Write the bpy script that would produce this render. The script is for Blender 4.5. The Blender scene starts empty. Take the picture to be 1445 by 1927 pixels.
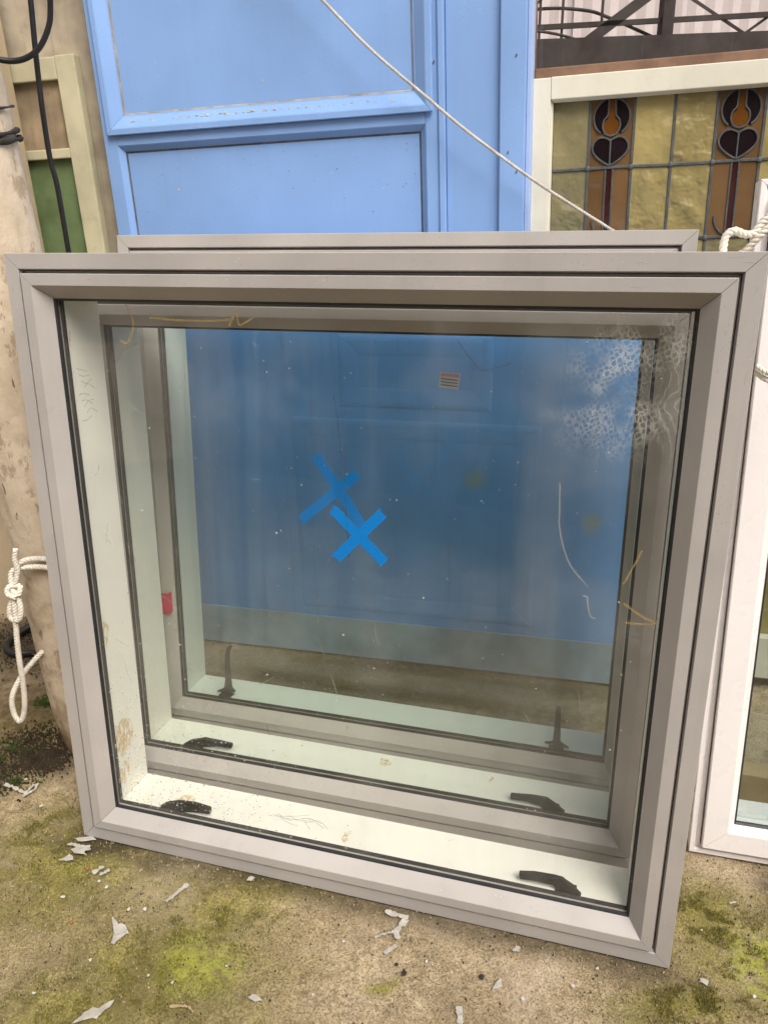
import bpy, bmesh, math, random
from mathutils import Vector, Matrix, noise as mnoise
R = math.radians
scene = bpy.context.scene
COL = scene.collection
random.seed(11)

# ------------------------------------------------------------------ camera
PITCH, ROLL, CAM_H = R(23.5), -0.0326, 1.31
fw = Vector((0, math.cos(PITCH), -math.sin(PITCH))); up0 = Vector((0, math.sin(PITCH), math.cos(PITCH))); rt0 = Vector((1, 0, 0))
rt = rt0*math.cos(ROLL)+up0*math.sin(ROLL); up = -rt0*math.sin(ROLL)+up0*math.cos(ROLL)
cd = bpy.data.cameras.new('camera'); cam = bpy.data.objects.new('camera', cd); COL.objects.link(cam)
M = Matrix((rt, up, -fw)).transposed().to_4x4(); M.translation = (0, 0, CAM_H); cam.matrix_world = M
cd.sensor_fit = 'VERTICAL'; cd.sensor_height = 24.0; cd.lens = 24.0*1495.85/1927; cd.clip_start = .02; cd.clip_end = 500
scene.camera = cam

# ------------------------------------------------------------------ sky, sun, exposure (bright overcast)
SUN_EL, SUN_AZ = R(54), R(153)      # azimuth measured clockwise from +Y: behind the camera, to the right
w = bpy.data.worlds.new('World'); scene.world = w; w.use_nodes = True
wn = w.node_tree; bg = wn.nodes['Background']
sky = wn.nodes.new('ShaderNodeTexSky'); sky.sky_type = 'NISHITA'; sky.sun_disc = False
sky.sun_elevation = SUN_EL; sky.sun_rotation = SUN_AZ; sky.air_density = 1.0; sky.dust_density = 6.0; sky.ozone_density = 1.0
hs = wn.nodes.new('ShaderNodeHueSaturation'); hs.inputs['Saturation'].default_value = .22
wn.links.new(sky.outputs[0], hs.inputs['Color']); wn.links.new(hs.outputs[0], bg.inputs['Color'])
bg.inputs['Strength'].default_value = .06
sl = bpy.data.lights.new('sun', 'SUN'); sl.energy = 1.5; sl.angle = R(35); sl.color = (1, .94, .86)
so = bpy.data.objects.new('sun', sl); COL.objects.link(so)
sd = Vector((math.sin(SUN_AZ)*math.cos(SUN_EL), math.cos(SUN_AZ)*math.cos(SUN_EL), math.sin(SUN_EL)))
so.rotation_euler = sd.to_track_quat('Z', 'Y').to_euler(); so.location = sd*6
vs = scene.view_settings; vs.view_transform = 'Standard'; vs.look = 'None'; vs.gamma = 1; vs.use_curve_mapping = False
vs.exposure = 1.27
scene.render.engine = 'CYCLES'
scene.cycles.transparent_max_bounces = 40; scene.cycles.max_bounces = 6; scene.cycles.diffuse_bounces = 3; scene.cycles.glossy_bounces = 3

# ------------------------------------------------------------------ node helpers
class G:
    def __init__(s, name):
        s.m = bpy.data.materials.new(name); s.m.use_nodes = True; s.t = s.m.node_tree
        s.t.nodes.clear(); s.out = s.t.nodes.new('ShaderNodeOutputMaterial')
    def put(s, sock, v):
        if isinstance(v, bpy.types.NodeSocket): s.t.links.new(v, sock)
        elif v is not None:
            if hasattr(sock.default_value, '__len__'):
                v = tuple(v); n = len(sock.default_value)
                if len(v) == 3 and n == 4: v = v+(1,)
                sock.default_value = v
            else: sock.default_value = v
    def n(s, typ, ins=None, **p):
        nd = s.t.nodes.new('ShaderNode'+typ)
        for k, v in p.items(): setattr(nd, k, v)
        for k, v in (ins or {}).items(): s.put(nd.inputs[k], v)
        return nd
    def co(s): return s.n('TexCoord').outputs['Object']
    def map(s, v, scale=(1, 1, 1), loc=(0, 0, 0), rot=(0, 0, 0)):
        return s.n('Mapping', {'Vector': v, 'Scale': scale, 'Location': loc, 'Rotation': rot}).outputs[0]
    def noise(s, v, sc, det=4, ro=.55, dist=0):
        return s.n('TexNoise', {'Vector': v, 'Scale': sc, 'Detail': det, 'Roughness': ro, 'Distortion': dist}).outputs['Fac']
    def vor(s, v, sc, feat='F1', rnd=1):
        return s.n('TexVoronoi', {'Vector': v, 'Scale': sc, 'Randomness': rnd}, feature=feat).outputs['Distance']
    def ramp(s, f, *st):
        nd = s.n('ValToRGB', {'Fac': f}); e = nd.color_ramp.elements
        while len(e) < len(st): e.new(.5)
        for i, (p, c) in enumerate(st):
            e[i].position = p; e[i].color = (c, c, c, 1) if not hasattr(c, '__len__') else tuple(c)+(1,)
        return nd.outputs['Color']
    def rng(s, f, a, b, c=0, d=1):
        return s.n('MapRange', {'Value': f, 'From Min': a, 'From Max': b, 'To Min': c, 'To Max': d}, interpolation_type='SMOOTHSTEP').outputs[0]
    def mix(s, f, a, b, mode='MIX'):
        nd = s.n('Mix', None, data_type='RGBA', blend_type=mode)
        s.put(nd.inputs[0], f); s.put(nd.inputs[6], a); s.put(nd.inputs[7], b); return nd.outputs[2]
    def ma(s, op, a, b=None, clamp=False):
        nd = s.n('Math', None, operation=op, use_clamp=clamp); s.put(nd.inputs[0], a)
        if b is not None: s.put(nd.inputs[1], b)
        return nd.outputs[0]
    def blob(s, v, c, r, a=1.0, b=.35):
        d = s.n('VectorMath', {0: v, 1: c}, operation='SUBTRACT').outputs[0]
        d = s.n('VectorMath', {0: d, 1: tuple(1/x for x in r)}, operation='MULTIPLY').outputs[0]
        l = s.n('VectorMath', {0: d}, operation='LENGTH').outputs['Value']
        return s.rng(l, a, b)
    def warp(s, v, sc, amt):
        c = s.n('TexNoise', {'Vector': v, 'Scale': sc, 'Detail': 3}).outputs['Color']
        c = s.n('VectorMath', {0: c, 1: (.5, .5, .5)}, operation='SUBTRACT').outputs[0]
        c = s.n('VectorMath', {0: c, 'Scale': amt}, operation='SCALE').outputs[0]
        return s.n('VectorMath', {0: v, 1: c}, operation='ADD').outputs[0]
    def bump(s, h, st=.3, d=.002, nrm=None):
        return s.n('Bump', {'Height': h, 'Strength': st, 'Distance': d, 'Normal': nrm}).outputs[0]
    def pbsdf(s, **k):
        nd = s.n('BsdfPrincipled'); names = dict(col='Base Color', rough='Roughness', nrm='Normal', spec='Specular IOR Level', metal='Metallic', coat='Coat Weight', alpha='Alpha')
        for a, v in k.items(): s.put(nd.inputs[names[a]], v)
        return nd.outputs[0]
    def done(s, sh): s.t.links.new(sh, s.out.inputs['Surface']); return s.m

def mul(c, k): return tuple(x*k for x in c)

def paint(name, col, rough=.5, var=.12, vscale=6, grime=.25, gcol=(.12, .09, .06), specks=.0, bump=.15, bscale=60, spec=.4, streak=0.0, spots=(), spotcol=(.50, .36, .20), soft_reflections=()):
    g = G(name); v = g.co()
    f = g.rng(g.noise(v, vscale, 3, .6), .3, .7)
    c = g.mix(f, mul(col, 1-var), mul(col, 1+var*.5))
    if streak:
        st = g.rng(g.noise(g.map(v, (60, 60, 2.5)), 1, 3, .6), .52, .75)
        c = g.mix(g.ma('MULTIPLY', st, streak), c, gcol)
    gr = g.rng(g.noise(v, vscale*3.1, 5, .7), .55, .8)
    c = g.mix(g.ma('MULTIPLY', gr, grime), c, gcol)
    h = g.noise(v, bscale, 3, .6)
    if specks:
        d = g.vor(v, 150); m = g.ma('MULTIPLY', g.rng(d, .16, .06), g.rng(g.noise(v, 9, 2), .5, .62))
        c = g.mix(g.ma('MULTIPLY', m, specks), c, mul(gcol, .5))
        d2 = g.vor(g.map(v, loc=(3, 7, 2)), 95); m2 = g.ma('MULTIPLY', g.rng(d2, .1, .05), g.rng(g.noise(v, 13, 2), .55, .65))
        c = g.mix(g.ma('MULTIPLY', m2, specks), c, (.8, .76, .68))
    if spots:
        wv = g.warp(g.warp(v, 35, .03), 160, .008); tot = None
        for (pc, pr) in spots:
            b = g.blob(wv, pc, pr, 1, .75); tot = b if tot is None else g.ma('MAXIMUM', tot, b)
        tot = g.ma('MULTIPLY', tot, g.rng(g.noise(g.map(v, (1, 1, .3)), 190, 4, .7), .42, .56))
        c = g.mix(tot, c, g.mix(g.noise(v, 90, 5), spotcol, mul(spotcol, 1.5)))
        h = g.ma('SUBTRACT', h, g.ma('MULTIPLY', tot, .6))
    for (pc, pr) in soft_reflections: c = g.mix(g.ma('MULTIPLY', g.blob(g.warp(v, 30, .03), pc, pr, 1, 0), .55), c, (.30, .30, .06))
    rr = g.rng(g.noise(v, 18, 2), .3, .7, rough-.08, rough+.1)
    return g.done(g.pbsdf(col=c, rough=rr, nrm=g.bump(h, bump, .0015), spec=spec))

def glass(name, tint=(.93, .95, .93), dirt_and_reflections=.06, bubble=False, wet=False, plain=False):
    g = G(name)
    tr = g.n('BsdfTransparent', {'Color': tint}).outputs[0]
    gl = g.n('BsdfGlossy', {'Color': (1, 1, 1), 'Roughness': .015}).outputs[0]
    bf = g.n('NewGeometry').outputs['Backfacing']      # thin sheet: same reflectance from both sides
    fr = g.n('Fresnel', {'IOR': g.ma('SUBTRACT', 1.45, g.ma('MULTIPLY', bf, 1.45-1/1.45))}).outputs[0]
    fr = g.ma('MULTIPLY', fr, .8)                      # reflection scaled down evenly to thin the veil
    sh = g.n('MixShader', {0: fr, 1: tr, 2: gl}).outputs[0]
    if plain: return g.done(sh)
    v = g.co()
    # thin film of dust with cloudy smears; its vertical runs also paint in reflected streaks
    runs = g.rng(g.noise(g.map(v, (9, 1, .5)), 1, 3, .6), .38, .75)
    d = g.ma('MULTIPLY', runs, .6*dirt_and_reflections)
    if bubble:
        cl = g.rng(g.noise(v, 5.5, 3, .65), .42, .8)
        d = g.ma('ADD', d, g.ma('MULTIPLY', cl, .6*dirt_and_reflections))
        d = g.ma('ADD', d, g.ma('MULTIPLY', g.rng(g.noise(v, 420, 1), .6, .75), .3*dirt_and_reflections))
        wob = g.warp(v, 11, .06)
        hx = g.vor(g.map(g.warp(v, 12, .025), (1, 0, .85), rot=(0, .5, 0)), 150, 'DISTANCE_TO_EDGE', .55)
        ln = g.rng(hx, .22, .03)
        m = g.ma('MAXIMUM', g.blob(wob, (1.02, .026, 1.05), (.09, 1, .10), 1, .1), g.blob(wob, (1.03, .026, .955), (.12, 1, .075), 1, .1))
        m = g.ma('MAXIMUM', m, g.ma('MULTIPLY', g.blob(wob, (1.10, .026, 1.09), (.05, 1, .06)), .8))
        m = g.ma('MULTIPLY', m, g.rng(g.noise(v, 22, 3), .28, .66))
        d = g.ma('ADD', d, g.ma('MULTIPLY', g.ma('MULTIPLY', m, ln), .34))
        sw = g.rng(g.n('TexWave', {'Vector': wob, 'Scale': 22, 'Distortion': 9, 'Detail': 2}).outputs['Fac'], .8, 1)
        m2 = g.ma('MULTIPLY', g.blob(wob, (1.105, .026, .98), (.035, 1, .13)), sw)
        d = g.ma('ADD', d, g.ma('MULTIPLY', m2, .16))
        d = g.ma('ADD', d, g.ma('MULTIPLY', m, .05))
    df = g.n('BsdfDiffuse', {'Color': (.62, .60, .54)}).outputs[0]
    return g.done(g.n('MixShader', {0: d, 1: sh, 2: df}).outputs[0])
def pane_box(name, x0, x1, y0, y1, z0, z1, front, back, parent):
    o = box(name, x0, x1, y0, y1, z0, z1, front, parent, 0); o.data.materials.append(back)
    for p in o.data.polygons: p.material_index = 0 if p.normal.y < -.5 else 1
    return o

# ------------------------------------------------------------------ mesh helpers
def tag(o, label=None, cat=None, group=None, kind=None):
    if label: o['label'] = label
    if cat: o['category'] = cat
    if group: o['group'] = group
    if kind: o['kind'] = kind
    elif cat: o['kind'] = 'thing'
    return o
def link(name, me, mat, parent=None, smooth=False):
    o = bpy.data.objects.new(name, me); COL.objects.link(o)
    if mat is not None and not me.materials: me.materials.append(mat)
    if parent is not None: o.parent = parent
    if smooth:
        for p in me.polygons: p.use_smooth = True
    return o
def frm(name, bm, mat, parent=None, smooth=False):
    bmesh.ops.recalc_face_normals(bm, faces=bm.faces)
    me = bpy.data.meshes.new(name); bm.to_mesh(me); bm.free()
    return link(name, me, mat, parent, smooth)
def poly(name, verts, faces, mat, parent=None, smooth=False):
    me = bpy.data.meshes.new(name); me.from_pydata([tuple(v) for v in verts], [], faces); me.update()
    return link(name, me, mat, parent, smooth)
def bm_box(bm, x0, x1, y0, y1, z0, z1, bev=0):
    r = bmesh.ops.create_cube(bm, size=1, matrix=Matrix.Translation(((x0+x1)/2, (y0+y1)/2, (z0+z1)/2)) @ Matrix.Diagonal((x1-x0, y1-y0, z1-z0, 1)))
    if bev:
        es = list({e for v in r['verts'] for e in v.link_edges})
        bmesh.ops.bevel(bm, geom=es, offset=bev, segments=2, profile=.6, affect='EDGES')
def box(name, x0, x1, y0, y1, z0, z1, mat, parent=None, bev=.0015):
    bm = bmesh.new(); bm_box(bm, x0, x1, y0, y1, z0, z1, bev); return frm(name, bm, mat, parent)
def prism(name, pts, y0, y1, mat, parent=None, bev=0):
    """polygon in local XZ, extruded along Y"""
    bm = bmesh.new(); a = [bm.verts.new((x, y0, z)) for x, z in pts]; b = [bm.verts.new((x, y1, z)) for x, z in pts]
    n = len(pts); bm.faces.new(a); bm.faces.new(b[::-1])
    for i in range(n): bm.faces.new((a[i], b[i], b[(i+1) % n], a[(i+1) % n]))
    if bev: bmesh.ops.bevel(bm, geom=list(bm.edges), offset=bev, segments=2, affect='EDGES')
    return frm(name, bm, mat, parent)
def empty(name, loc, yaw=0, lean=0, tilt=0):
    o = bpy.data.objects.new(name, None); COL.objects.link(o); o.empty_display_size = .1
    o.rotation_mode = 'YXZ'; o.location = loc; o.rotation_euler = (R(-lean), R(-tilt), R(yaw)); return o
def member(name, prof, side, W, H, mat, parent, x0=0, z0=0, gap=.0004):
    """mitred bar of a rectangular frame: prof = [(distance in from the outer edge, depth y)]"""
    bm = bmesh.new(); ends = []
    L = W if side in 'tb' else H
    for e in (0, 1):
        ring = []
        for (q, y) in prof:
            s = q+gap if e == 0 else L-q-gap
            p = {'b': (s, y, q), 't': (s, y, H-q), 'l': (q, y, s), 'r': (W-q, y, s)}[side]
            ring.append(bm.verts.new((p[0]+x0, p[1], p[2]+z0)))
        ends.append(ring)
    n = len(prof); bm.faces.new(ends[0]); bm.faces.new(ends[1][::-1])
    for i in range(n): bm.faces.new((ends[0][i], ends[1][i], ends[1][(i+1) % n], ends[0][(i+1) % n]))
    return frm(name, bm, mat, parent)
SIDES = (('rail', 't'), ('rail', 'b'), ('stile', 'l'), ('stile', 'r'))
def smoothpath(pts, k=8):
    P = [Vector(p) for p in pts]; P = [P[0]*2-P[1]]+P+[P[-1]*2-P[-2]]; out = []
    for i in range(1, len(P)-2):
        a, b, c, d = P[i-1:i+3]
        for j in range(k):
            t = j/k; out.append(.5*((2*b)+(c-a)*t+(2*a-5*b+4*c-d)*t*t+(3*b-a-3*c+d)*t**3))
    out.append(P[-2]); return out
def frames(path):
    T = [(path[min(i+1, len(path)-1)]-path[max(i-1, 0)]).normalized() for i in range(len(path))]
    n = T[0].orthogonal().normalized(); fr = []
    for t in T:
        n = (n-t*n.dot(t)).normalized(); fr.append((t, n, t.cross(n)))
    return fr
def bm_tube(bm, path, rad, seg=8, caps=True):
    fr = frames(path); rings = []
    for i, (p, (t, a, b)) in enumerate(zip(path, fr)):
        r = rad(i/(len(path)-1)) if callable(rad) else rad
        rings.append([bm.verts.new(p+(a*math.cos(2*math.pi*k/seg)+b*math.sin(2*math.pi*k/seg))*r) for k in range(seg)])
    for i in range(len(rings)-1):
        for k in range(seg):
            f = bm.faces.new((rings[i][k], rings[i+1][k], rings[i+1][(k+1) % seg], rings[i][(k+1) % seg])); f.smooth = True
    if caps: bm.faces.new(rings[0]); bm.faces.new(rings[-1][::-1])
def tube(name, path, rad, mat, parent=None, seg=8, k=8):
    bm = bmesh.new(); bm_tube(bm, smoothpath(path, k), rad, seg); return frm(name, bm, mat, parent)
def bm_rope(bm, path, r, pitch, k=10, strands=3):
    p = smoothpath(path, k); acc = [0]
    for a, b in zip(p, p[1:]): acc.append(acc[-1]+(b-a).length)
    step = pitch/9; n = max(8, int(acc[-1]/step)); q = []; j = 0
    for i in range(n+1):
        s = acc[-1]*i/n
        while j < len(acc)-2 and acc[j+1] < s: j += 1
        t = (s-acc[j])/max(1e-9, acc[j+1]-acc[j]); q.append(p[j].lerp(p[j+1], t))
    fr = frames(q)
    for sidx in range(strands):
        pts = []
        for i, (c, (t, a, b)) in enumerate(zip(q, fr)):
            ph = 2*math.pi*(sidx/strands+acc[-1]*i/n/pitch); pts.append(c+(a*math.cos(ph)+b*math.sin(ph))*r*.5)
        bm_tube(bm, pts, r*.56, 6)
def rope(name, paths, r, pitch, mat, parent=None):
    bm = bmesh.new()
    for p in paths: bm_rope(bm, p, r, pitch)
    return frm(name, bm, mat, parent)
def ribbon(name, pts, wd, y, mat, parent, th=.0004, k=6):
    """thin stroke lying on a pane: local XZ polyline at depth y"""
    p = smoothpath([(a, y, b) for a, b in pts], k); bm = bmesh.new(); ring = []
    for i, c in enumerate(p):
        t = (p[min(i+1, len(p)-1)]-p[max(i-1, 0)]).normalized(); s = Vector((-t.z, 0, t.x))*wd*.5*(.8+.4*mnoise.noise(c*90))
        ring.append([bm.verts.new(c+s), bm.verts.new(c-s), bm.verts.new(c-s-Vector((0, th, 0))), bm.verts.new(c+s-Vector((0, th, 0)))])
    for a, b in zip(ring, ring[1:]):
        for j in range(4): bm.faces.new((a[j], a[(j+1) % 4], b[(j+1) % 4], b[j]))
    bm.faces.new(ring[0]); bm.faces.new(ring[-1][::-1])
    return frm(name, bm, mat, parent)

# ------------------------------------------------------------------ ground
def ground_material():
    g = G('mossy concrete'); v = g.co()
    wv = g.warp(v, 6, .12)
    n1 = g.noise(v, 7, 5, .62); n2 = g.noise(v, 45, 5, .7); n3 = g.noise(v, 170, 4, .7)
    tan = g.mix(g.rng(n1, .3, .7), (.345, .252, .142), (.53, .415, .265))
    tan = g.mix(g.rng(n2, .35, .7), (.255, .19, .105), tan)
    tan = g.mix(g.ma('MULTIPLY', g.rng(n3, .45, .68), .6), tan, (.54, .45, .315))
    # worm-like fine pitting
    pit = g.rng(g.noise(v, 330, 3, .6), .47, .36)
    tan = g.mix(g.ma('MULTIPLY', pit, .55), tan, (.13, .085, .04))
    tan = g.mix(g.ma('MULTIPLY', g.rng(g.noise(v, 3.2, 5, .6), .46, .66), .55), tan, (.18, .135, .075))
    tan = g.mix(g.ma('MULTIPLY', g.rng(g.noise(g.map(v, loc=(5, 2, 0)), 4.5, 4, .6), .5, .7), .5), tan, (.50, .405, .30))
    # moss film
    mb = None
    for c, r in (((-.42, .98, 0), (.32, .22, 1)), ((-.70, 1.22, 0), (.36, .26, 1)), ((-.55, .90, 0), (.34, .14, 1)), ((-.30, 1.16, 0), (.30, .07, 1)), ((.63, .97, 0), (.20, .18, 1)),
                 ((.58, 1.06, 0), (.13, .14, 1)), ((.47, .89, 0), (.17, .08, 1)), ((-.33, 1.10, 0), (.14, .08, 1)), ((-.05, .95, 0), (.05, .025, 1)), ((-.95, 1.65, 0), (.2, .25, 1)), ((.1, 1.8, 0), (.8, .14, 1))):
        b = g.blob(wv, c, r, 1.15, .1); mb = b if mb is None else g.ma('MAXIMUM', mb, b)
    mf = g.ma('MULTIPLY', mb, g.rng(g.ma('ADD', g.ma('MULTIPLY', n1, .6), g.ma('MULTIPLY', n2, .4)), .27, .50))
    mcol = g.mix(g.rng(g.noise(v, 10, 6, .6), .38, .66), (.15, .135, .03), (.32, .285, .05))
    mcol = g.mix(g.rng(n3, .3, .7), mul((.15, .12, .03), .8), mcol)
    bright = g.ma('MAXIMUM', g.blob(wv, (-.36, 1.0, 0), (.09, .10, 1)), g.blob(wv, (.64, .96, 0), (.08, .11, 1)))
    mcol = g.mix(g.ma('MULTIPLY', bright, g.rng(n2, .35, .6)), mcol, (.27, .29, .03))
    c = g.mix(g.ma('MULTIPLY', mf, .88), tan, mcol)
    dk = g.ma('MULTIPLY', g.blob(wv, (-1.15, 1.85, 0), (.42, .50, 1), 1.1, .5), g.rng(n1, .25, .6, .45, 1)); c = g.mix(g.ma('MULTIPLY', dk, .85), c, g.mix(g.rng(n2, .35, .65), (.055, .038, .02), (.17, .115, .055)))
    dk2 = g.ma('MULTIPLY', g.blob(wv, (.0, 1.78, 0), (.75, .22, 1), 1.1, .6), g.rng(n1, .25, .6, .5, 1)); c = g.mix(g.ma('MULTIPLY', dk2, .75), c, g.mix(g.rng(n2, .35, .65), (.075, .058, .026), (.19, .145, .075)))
    # damp dark soil and algae
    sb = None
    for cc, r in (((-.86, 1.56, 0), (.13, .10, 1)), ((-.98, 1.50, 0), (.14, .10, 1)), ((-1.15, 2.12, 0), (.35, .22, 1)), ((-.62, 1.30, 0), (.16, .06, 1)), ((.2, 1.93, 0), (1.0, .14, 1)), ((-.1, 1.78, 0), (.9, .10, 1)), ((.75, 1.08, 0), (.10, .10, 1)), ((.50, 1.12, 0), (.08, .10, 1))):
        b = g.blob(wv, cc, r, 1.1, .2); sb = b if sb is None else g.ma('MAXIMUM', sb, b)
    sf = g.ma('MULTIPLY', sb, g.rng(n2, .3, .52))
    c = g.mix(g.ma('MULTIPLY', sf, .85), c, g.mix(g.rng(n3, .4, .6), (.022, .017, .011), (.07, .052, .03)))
    # contact shadow of the front window painted as a dark band along its foot
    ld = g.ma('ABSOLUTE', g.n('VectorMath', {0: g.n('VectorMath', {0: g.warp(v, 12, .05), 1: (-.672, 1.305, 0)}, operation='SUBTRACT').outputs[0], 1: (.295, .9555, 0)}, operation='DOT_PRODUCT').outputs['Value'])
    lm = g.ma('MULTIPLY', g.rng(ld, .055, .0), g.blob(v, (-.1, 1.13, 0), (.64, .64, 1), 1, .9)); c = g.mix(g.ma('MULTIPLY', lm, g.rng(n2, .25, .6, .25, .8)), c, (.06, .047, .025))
    stn = g.rng(g.noise(g.map(v, loc=(1, 9, 0)), 13, 5, .65, .4), .54, .66); c = g.mix(g.ma('MULTIPLY', stn, .55), c, g.mix(.6, c, (.07, .05, .025)))
    ck = g.ma('MULTIPLY', g.rng(g.vor(g.warp(v, 9, .09), 3.1, 'DISTANCE_TO_EDGE'), .012, .003), g.rng(g.noise(v, 2.3, 2), .5, .6)); c = g.mix(g.ma('MULTIPLY', ck, .2), c, (.06, .045, .025))
    # dark grit
    d1 = g.vor(v, 62); s1 = g.ma('MULTIPLY', g.rng(d1, .13, .07), g.rng(g.noise(v, 5, 3), .42, .58))
    d2 = g.vor(v, 120); s2 = g.ma('MULTIPLY', g.rng(d2, .2, .12), g.rng(g.noise(v, 8, 3), .45, .6))
    sp = g.ma('MAXIMUM', s1, g.ma('MULTIPLY', s2, .8)); c = g.mix(g.ma('MULTIPLY', sp, .85), c, (.03, .022, .015))
    h = g.ma('ADD', g.ma('MULTIPLY', n3, .6), g.ma('MULTIPLY', n2, 1.0)); h = g.ma('SUBTRACT', h, g.ma('MULTIPLY', pit, .35)); h = g.ma('SUBTRACT', h, g.ma('MULTIPLY', sp, .3)); h = g.ma('SUBTRACT', h, g.ma('MULTIPLY', ck, .15))
    return g.done(g.pbsdf(col=c, rough=.88, nrm=g.bump(h, .8, .004), spec=.25))
def axis(lo, hi, step, far):
    a = [lo+i*step for i in range(int(round((hi-lo)/step))+1)]
    s = step; x = hi; post = []
    while x < far: s *= 1.6; x += s; post.append(x)
    s = step; x = lo; pre = []
    while x > -far: s *= 1.6; x -= s; pre.append(x)
    return pre[::-1]+a+post
xs, ys = axis(-1.4, 1.2, .011, 60), axis(.75, 2.5, .011, 60)
verts = []
for y in ys:
    for x in xs:
        p = Vector((x, y, 0)); k = 1 if abs(x) < 3 and abs(y) < 4 else 0
        z = k*(.0035*(mnoise.noise(p*4)-.9)+.0022*(mnoise.noise(p*17)-.6)+.0012*(mnoise.noise(p*55)-.4))
        verts.append((x, y, z))
nx = len(xs); faces = [(j*nx+i, j*nx+i+1, (j+1)*nx+i+1, (j+1)*nx+i) for j in range(len(ys)-1) for i in range(nx-1)]
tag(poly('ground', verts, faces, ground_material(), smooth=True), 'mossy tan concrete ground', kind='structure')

# ------------------------------------------------------------------ materials
M_alu = paint('grey painted aluminium', (.395, .362, .338), .40, .12, 3, .30, (.25, .225, .20), .7, .08, 240, .45, .10)
M_gask = paint('black rubber', (.018, .018, .019), .5, .2, 30, .25, (.16, .15, .13), .7, .3, 300, .4)
M_black = paint('black handle plastic', (.02, .02, .021), .45, .2, 20, .3, (.10, .09, .075), .4, .4, 200, .4)
M_spacer = paint('dark spacer bar and gap shadow', (.05, .048, .044), .6, .2, 40, .4, (.02, .02, .02), .3)
M_wood_raw = paint('bare pale timber', (.38, .27, .15), .75, .2, 9, .3, (.12, .08, .05), .2, .5, 90)
CREAM = (.84, .815, .735)
def cream(nm, spots=()): return paint(nm, CREAM, .42, .04, 4, .05, (.45, .38, .26), .5, .1, 70, .35, spots=spots)
M_cream = cream('cream painted timber')
M_blue = paint('blue gloss paint', (.225, .372, .675), .40, .10, 2.2, .14, (.16, .22, .36), .7, .16, 45, .4, .07)
M_blue2 = paint('faded blue paint', (.13, .31, .68), .5, .14, 2.5, .15, (.09, .13, .19), .4, .15, 45, .4, .22,
                soft_reflections=(((.82, 0, .566), (.045, 1, .045)), ((1.12, 0, .468), (.04, 1, .045))))  # two yellowish reflections in the glass, painted as soft spots on the board
M_putty = paint('dirty beige putty', (.30, .28, .27), .8, .3, 30, .4, (.16, .13, .10), .3, .5, 120)
M_grime = paint('dark grime line', (.10, .10, .12), .9, .4, 40, .5, (.30, .26, .22), .2, .5, 120)
M_upvc = paint('white uPVC', (.82, .77, .76), .3, .03, 4, .06, (.45, .40, .36), .35, .04, 50, .5)
M_oldwhite = paint('old cream sash paint', (.68, .64, .53), .45, .08, 6, .16, (.32, .25, .16), .3, .25, 50, .4, .06)
M_brownwood = paint('weathered brown wood', (.20, .115, .075), .8, .3, 12, .4, (.06, .04, .03), .3, .6, 70)
M_lead = paint('oxidised lead came', (.075, .08, .08), .6, .3, 40, .5, (.22, .23, .22), .3, .5, 140, .5)
M_steel = paint('dark painted steel', (.035, .028, .026), .7, .3, 8, .3, (.09, .05, .04), 0, .2, 40)
M_rope = paint('white twisted rope', (.74, .68, .58), .85, .12, 30, .25, (.40, .30, .20), 0, .8, 700, .2)
M_cord = paint('weathered white cord', (.54, .49, .43), .85, .2, 40, .5, (.34, .20, .12), .3, .8, 500, .2)
M_cable = paint('black cable', (.012, .011, .011), .4, .2, 20, .2, (.08, .07, .06), .2, .2, 80, .5)
M_paper = paint('white paint shaving', (.40, .37, .32), .8, .15, 60, .5, (.30, .24, .16), .3, .6, 200)
M_grit = paint('dark grit', (.03, .026, .022), .9, .3, 60, .3, (.08, .06, .05), 0, .6, 200)
M_terra = paint('terracotta crumb', (.32, .12, .06), .85, .2, 60, .3, (.2, .08, .05), 0, .6, 200)
M_red = paint('red tape', (.62, .035, .085), .5, .08, 30, .1, (.8, .5, .5), .2, .1, 100)
def tape_mat(nm, c):
    g = G(nm); v = g.co(); f = g.noise(g.map(v, (90, 90, 90)), 3, 6, .7)
    col = g.mix(g.rng(f, .3, .7), mul(c, .92), mul(c, 1.06))
    a = g.pbsdf(col=col, rough=.6, nrm=g.bump(f, .25, .0005), spec=.3); t = g.n('BsdfTranslucent', {'Color': col}).outputs[0]
    return g.done(g.n('MixShader', {0: .35, 1: a, 2: t}).outputs[0])
M_tape = tape_mat('blue masking tape', (.007, .265, .72))
def crayon(nm, c, a=.75):
    g = G(nm); v = g.co(); f = g.ma('MULTIPLY', g.rng(g.noise(v, 500, 3, .7), .35, .6), a)
    return g.done(g.n('MixShader', {0: f, 1: g.n('BsdfTransparent').outputs[0], 2: g.pbsdf(col=c, rough=.8)}).outputs[0])
M_crayon = crayon('ochre wax crayon', (.42, .29, .09), .45); M_crayon2 = crayon('pale crayon', (.52, .45, .26), .7)
M_pencil = crayon('pencil line', (.12, .11, .09), .6)
M_thread = crayon('dusty thread', (.42, .39, .33), .5)
M_scuff = crayon('pale scuff', (.62, .58, .54), .6); M_hair = crayon('dark hair', (.08, .06, .04), .8)
M_chip = paint('white speck', (.50, .48, .44), .7, .05, 50, .1, (.5, .45, .4))

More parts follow.
